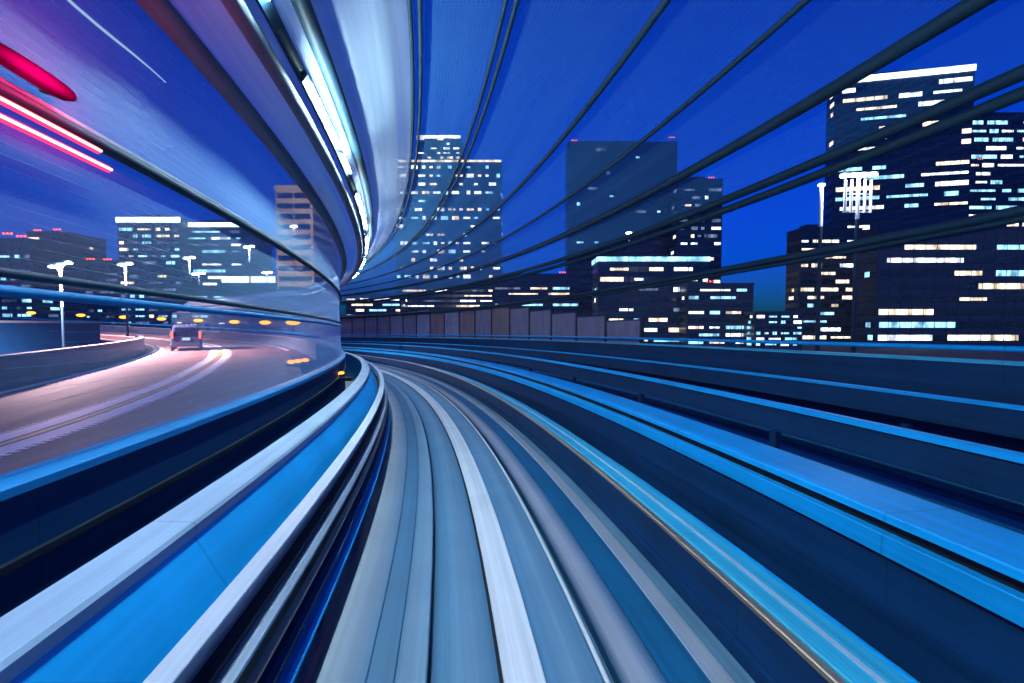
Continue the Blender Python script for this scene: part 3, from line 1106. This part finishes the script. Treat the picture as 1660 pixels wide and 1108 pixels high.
# middle group
tower("nearly black broad tower in the middle with red lamps at both roof corners", 922, 1098, 232, 360, 22, 0.05, (0.008, 0.02, 0.045), 6.4, 3.0, .03, ('dim', 'cool'), (1, 3), -10, 40,
      red=((-.9, 1.0), (.9, 3.5)), seed=6)
tower("dark stepped tower just right of the nearly black broad tower, one red lamp on top", 1098, 1172, 292, 340, 16, 0.0, DK, 6.0, 2.6, .26, ('warm', 'white', 'dim', 'dim'), (1, 4), -10, 80, red=((.5, .8),), seed=7)
tower("low wide building in the middle with a bright teal lit top floor", 970, 1150, 418, 230, 16, 0.08, DK, 5.4, 2.6, .22, ('cool', 'white', 'warm', 'dim'), (2, 6), -20, 80, crown=(2.0, 0.4, M_WIN['cool']), seed=8, plant=False)
tower("low dark block between the teal lit building and the small grid block", 1114, 1222, 462, 220, 10, 0.0, DK, 3.8, 2.6, .22, ('cool', 'warm', 'white'), (2, 6), -20, 60, seed=9, red=((-.3, .5),), plant=False)
# centre-left tower seen through the roof
tower("tall tower behind the white glare of the canopy, sprinkled with small lights", 640, 812, 262, 330, 40, -0.06, (0.02, 0.08, 0.17), 6.4, 2.8, .30, ('warm', 'white', 'white', 'cool'), (1, 2), 20, 98,
      crown=(.6, .9, M_WIN['warm']), seed=10)
tower("narrow upper tower with a lit crown rising behind the sprinkled tower", 676, 746, 222, 380, 30, 0.0, (0.02, 0.08, 0.17), 4.0, 2.8, .3, ('warm', 'white'), (1, 2), 90, 40, crown=(1.5, 1.0, M_WIN['white']), seed=11)
# low city in the middle distance
tower("low block behind the far end of the canopy with one blue lit strip", 560, 650, 478, 300, 25, 0.0, DK, 3.8, 3, .30, ('cool', 'white', 'warm'), (2, 6), -20, 30, seed=12, plant=False)
tower("low wide block with warm strips behind the noise barrier", 650, 800, 462, 320, 25, 0.0, DK, 3.8, 3, .26, ('warm', 'white', 'dim'), (2, 8), -20, 40, seed=13, plant=False)
tower("mid-height block behind the noise barrier, nearest the nearly black tower", 800, 940, 446, 300, 25, 0.0, DK, 3.8, 3, .22, ('warm', 'cool', 'dim'), (2, 8), -20, 50, red=((.6, .6),), seed=14, plant=False)
# left group
tower("dark building on the left with a white lit cornice and rows of dim warm windows", 190, 292, 356, 220, 28, 0.0, (0.02, 0.03, 0.05), 3.4, 2.2, .6, ('warm', 'dim', 'dim', 'cool'), (1, 3), -5, 95,
      crown=(1.6, 1.0, M_CROWN), seed=15)
tower("lower wing with a white lit cornice adjoining the cornice building on its right", 292, 392, 364, 226, 28, 0.0, (0.02, 0.03, 0.05), 3.4, 2.4, .35, ('cool', 'dim', 'white'), (2, 7), -5, 70,
      crown=(1.4, .8, M_CROWN), seed=16)
tower("building at the left edge topped by clustered red lights with cyan windows below", -60, 50, 390, 200, 25, 0.0, DK, 3.4, 2.2, .7, ('cool', 'cool', 'dim'), (1, 3), -5, 80, red=((-.2, .5), (.3, 2.0), (.7, .8)), seed=17, plant=False)
tower("farther dim block left of the cornice building with red lamps on its roof", 44, 108, 378, 260, 25, 0.0, DK, 3.4, 2.2, .35, ('dim', 'warm'), (1, 4), 0, 50, red=((-.5, .5), (.5, 1.0)), seed=18, plant=False)
tower("low dark block between the left edge building and the cornice building", 100, 192, 425, 240, 25, 0.0, DK, 3.4, 2.2, .18, ('cool', 'dim'), (1, 4), 0, 50, red=((0, .5), (.6, .3)), seed=19, plant=False)
tower("tan tower half hidden by the left glazing, almost without lit windows", 446, 506, 305, 150, 20, 0.12, (0.75, 0.50, 0.30), 3.6, 2.4, .03, ('dim',), (1, 2), 0, 20, seed=20, plant=False)
tower("low block under the tan tower with a bright white sign", 362, 446, 452, 170, 18, 0.0, DK, 3.4, 2.2, .2, ('cool', 'white', 'dim'), (1, 4), -5, 40, crown=(1.6, .8, M_SCREEN), seed=21, plant=False)

# ------------------------------------------------------------------ street lamps and flood masts
def lamp(label, px, ytop, d, heads=2, spread=.9, hr=.32, name="street_lamp", group="white street lamps", base=None, pole_r=.11, power=0, col=(1.0, .58, .58)):
    p = at(px, ytop, d)
    zb = GROUND if base is None else base
    root = empty(name, (p.x, p.y, zb))
    tag(root, label, "street lamp" if name == "street_lamp" else "flood light", group)
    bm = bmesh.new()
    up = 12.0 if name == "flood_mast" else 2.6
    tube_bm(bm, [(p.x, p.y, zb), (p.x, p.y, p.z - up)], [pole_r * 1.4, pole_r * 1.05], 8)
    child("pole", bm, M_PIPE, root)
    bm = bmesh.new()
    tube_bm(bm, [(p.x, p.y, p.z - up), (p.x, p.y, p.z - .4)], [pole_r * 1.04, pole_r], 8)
    child("glow_pole", bm, M_WHITE, root)  # lamp glow painted in: white upper length above a dark lower pole
    if name == "flood_mast" and heads > 1:
        for t in (-3.6, -1.9, 1.9, 3.6):
            bm = bmesh.new()
            q = p + SIDE * t
            tube_bm(bm, [(q.x, q.y, p.z - 10.2), (q.x, q.y, p.z - 1.2)], [.35, .28], 8)
            child("glow_strut", bm, M_WHITE, root)  # white uprights added to draw streaks of glow under the heads
        for z in (-5.0, -10.0):
            bm = bmesh.new()
            tube_bm(bm, [p - SIDE * 3.8 + Vector((0, .35, z)), p + SIDE * 3.8 + Vector((0, .35, z))], .16, 6)
            child("cross_bar", bm, M_STEEL, root)
    for k in range(heads):
        t = (k - (heads - 1) / 2) * spread
        q = p + SIDE * t + Vector((0, 0, .12 * k))
        bm = bmesh.new()
        tube_bm(bm, [(p.x, p.y, p.z - .5), ((p.x + q.x) / 2, (p.y + q.y) / 2, q.z - .1), (q.x, q.y, q.z)], .06, 6)
        arm = child("arm", bm, M_STEEL, root)
        bm = bmesh.new()
        bmesh.ops.create_icosphere(bm, subdivisions=2, radius=hr, matrix=Matrix.Translation(q - Vector((0, 0, .12))) @ Matrix.Diagonal((1.7, 1.3, .55, 1)))
        child("lamp_head", bm, M_LAMPW, root)
        bm = bmesh.new()
        box_bm(bm, q.x, q.y, q.z + hr * .55, hr * 2.8, hr * 2.2, .1)
        child("hood", bm, M_DARK, root)
    if power:
        pd = bpy.data.lights.new("lamp_light", 'POINT' if power == 20000 else 'SPOT')
        pd.energy = power
        pd.color = col
        if pd.type == 'SPOT':
            pd.spot_size = math.radians(165)
            pd.spot_blend = .6
        pd.shadow_soft_size = .3
        po = bpy.data.objects.new("lamp_light", pd)
        COL.objects.link(po)
        po.location = p - Vector((0, 0, .1)) + HEAD * (2.5 if pd.type == 'POINT' else -.9 if power > 6000 else -.35)
        po.parent = root
        po.matrix_parent_inverse = Matrix.Translation(root.location).inverted()


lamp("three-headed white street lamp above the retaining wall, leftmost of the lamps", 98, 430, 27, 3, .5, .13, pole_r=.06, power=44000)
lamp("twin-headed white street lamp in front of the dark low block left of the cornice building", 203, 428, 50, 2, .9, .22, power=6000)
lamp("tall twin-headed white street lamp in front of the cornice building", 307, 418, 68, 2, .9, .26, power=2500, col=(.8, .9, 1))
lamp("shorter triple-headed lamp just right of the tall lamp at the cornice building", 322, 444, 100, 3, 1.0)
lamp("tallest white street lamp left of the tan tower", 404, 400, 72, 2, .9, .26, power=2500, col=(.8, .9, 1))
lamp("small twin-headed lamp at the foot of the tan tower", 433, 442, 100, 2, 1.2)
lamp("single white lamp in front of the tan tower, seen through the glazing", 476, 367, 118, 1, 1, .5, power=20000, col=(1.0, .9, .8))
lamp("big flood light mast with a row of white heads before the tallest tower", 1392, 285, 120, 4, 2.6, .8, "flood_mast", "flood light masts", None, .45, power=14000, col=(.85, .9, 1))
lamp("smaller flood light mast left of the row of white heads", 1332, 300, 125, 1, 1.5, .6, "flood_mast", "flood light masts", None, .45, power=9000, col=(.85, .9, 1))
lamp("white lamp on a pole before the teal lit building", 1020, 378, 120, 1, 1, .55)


# ------------------------------------------------------------------ expressway beyond the outer parapet
ev = empty("expressway_viaduct", at(1470, 600, 95))
tag(ev, "low expressway viaduct with a row of white deck lights beyond the blue handrail", "viaduct")
A, B = at(1120, 583, 150), at(1760, 632, 72)
A.z = B.z = min(A.z, B.z) + 2.6
bm = bmesh.new()
slab_on(bm, A, B, -9.0, A.z - 1.6, A.z - .4)
child("deck", bm, M_CONC, ev)
bm = bmesh.new()
slab_on(bm, A, B, .3, A.z - 1.2, A.z + .5)
child("parapet", bm, M_TROUGH, ev)
for k in range(6):
    q = A.lerp(B, (k + .5) / 6)
    bm = bmesh.new()
    tube_bm(bm, [(q.x, q.y, GROUND), (q.x, q.y, A.z - 1.6)], .8, 10)
    child("pier", bm, M_CONC, ev)
rnd = random.Random(5)
for k in range(26):
    q = A.lerp(B, (k + rnd.random() * .6) / 26)
    bm = bmesh.new()
    dq = (B - A).normalized() * rnd.uniform(.5, 2.0)
    slab_on(bm, q, q + dq, .12, A.z + .55, A.z + .55 + rnd.uniform(.1, .3))
    child("deck_light", bm, M_WIN[rnd.choice(('white', 'white', 'cool', 'warm'))], ev)
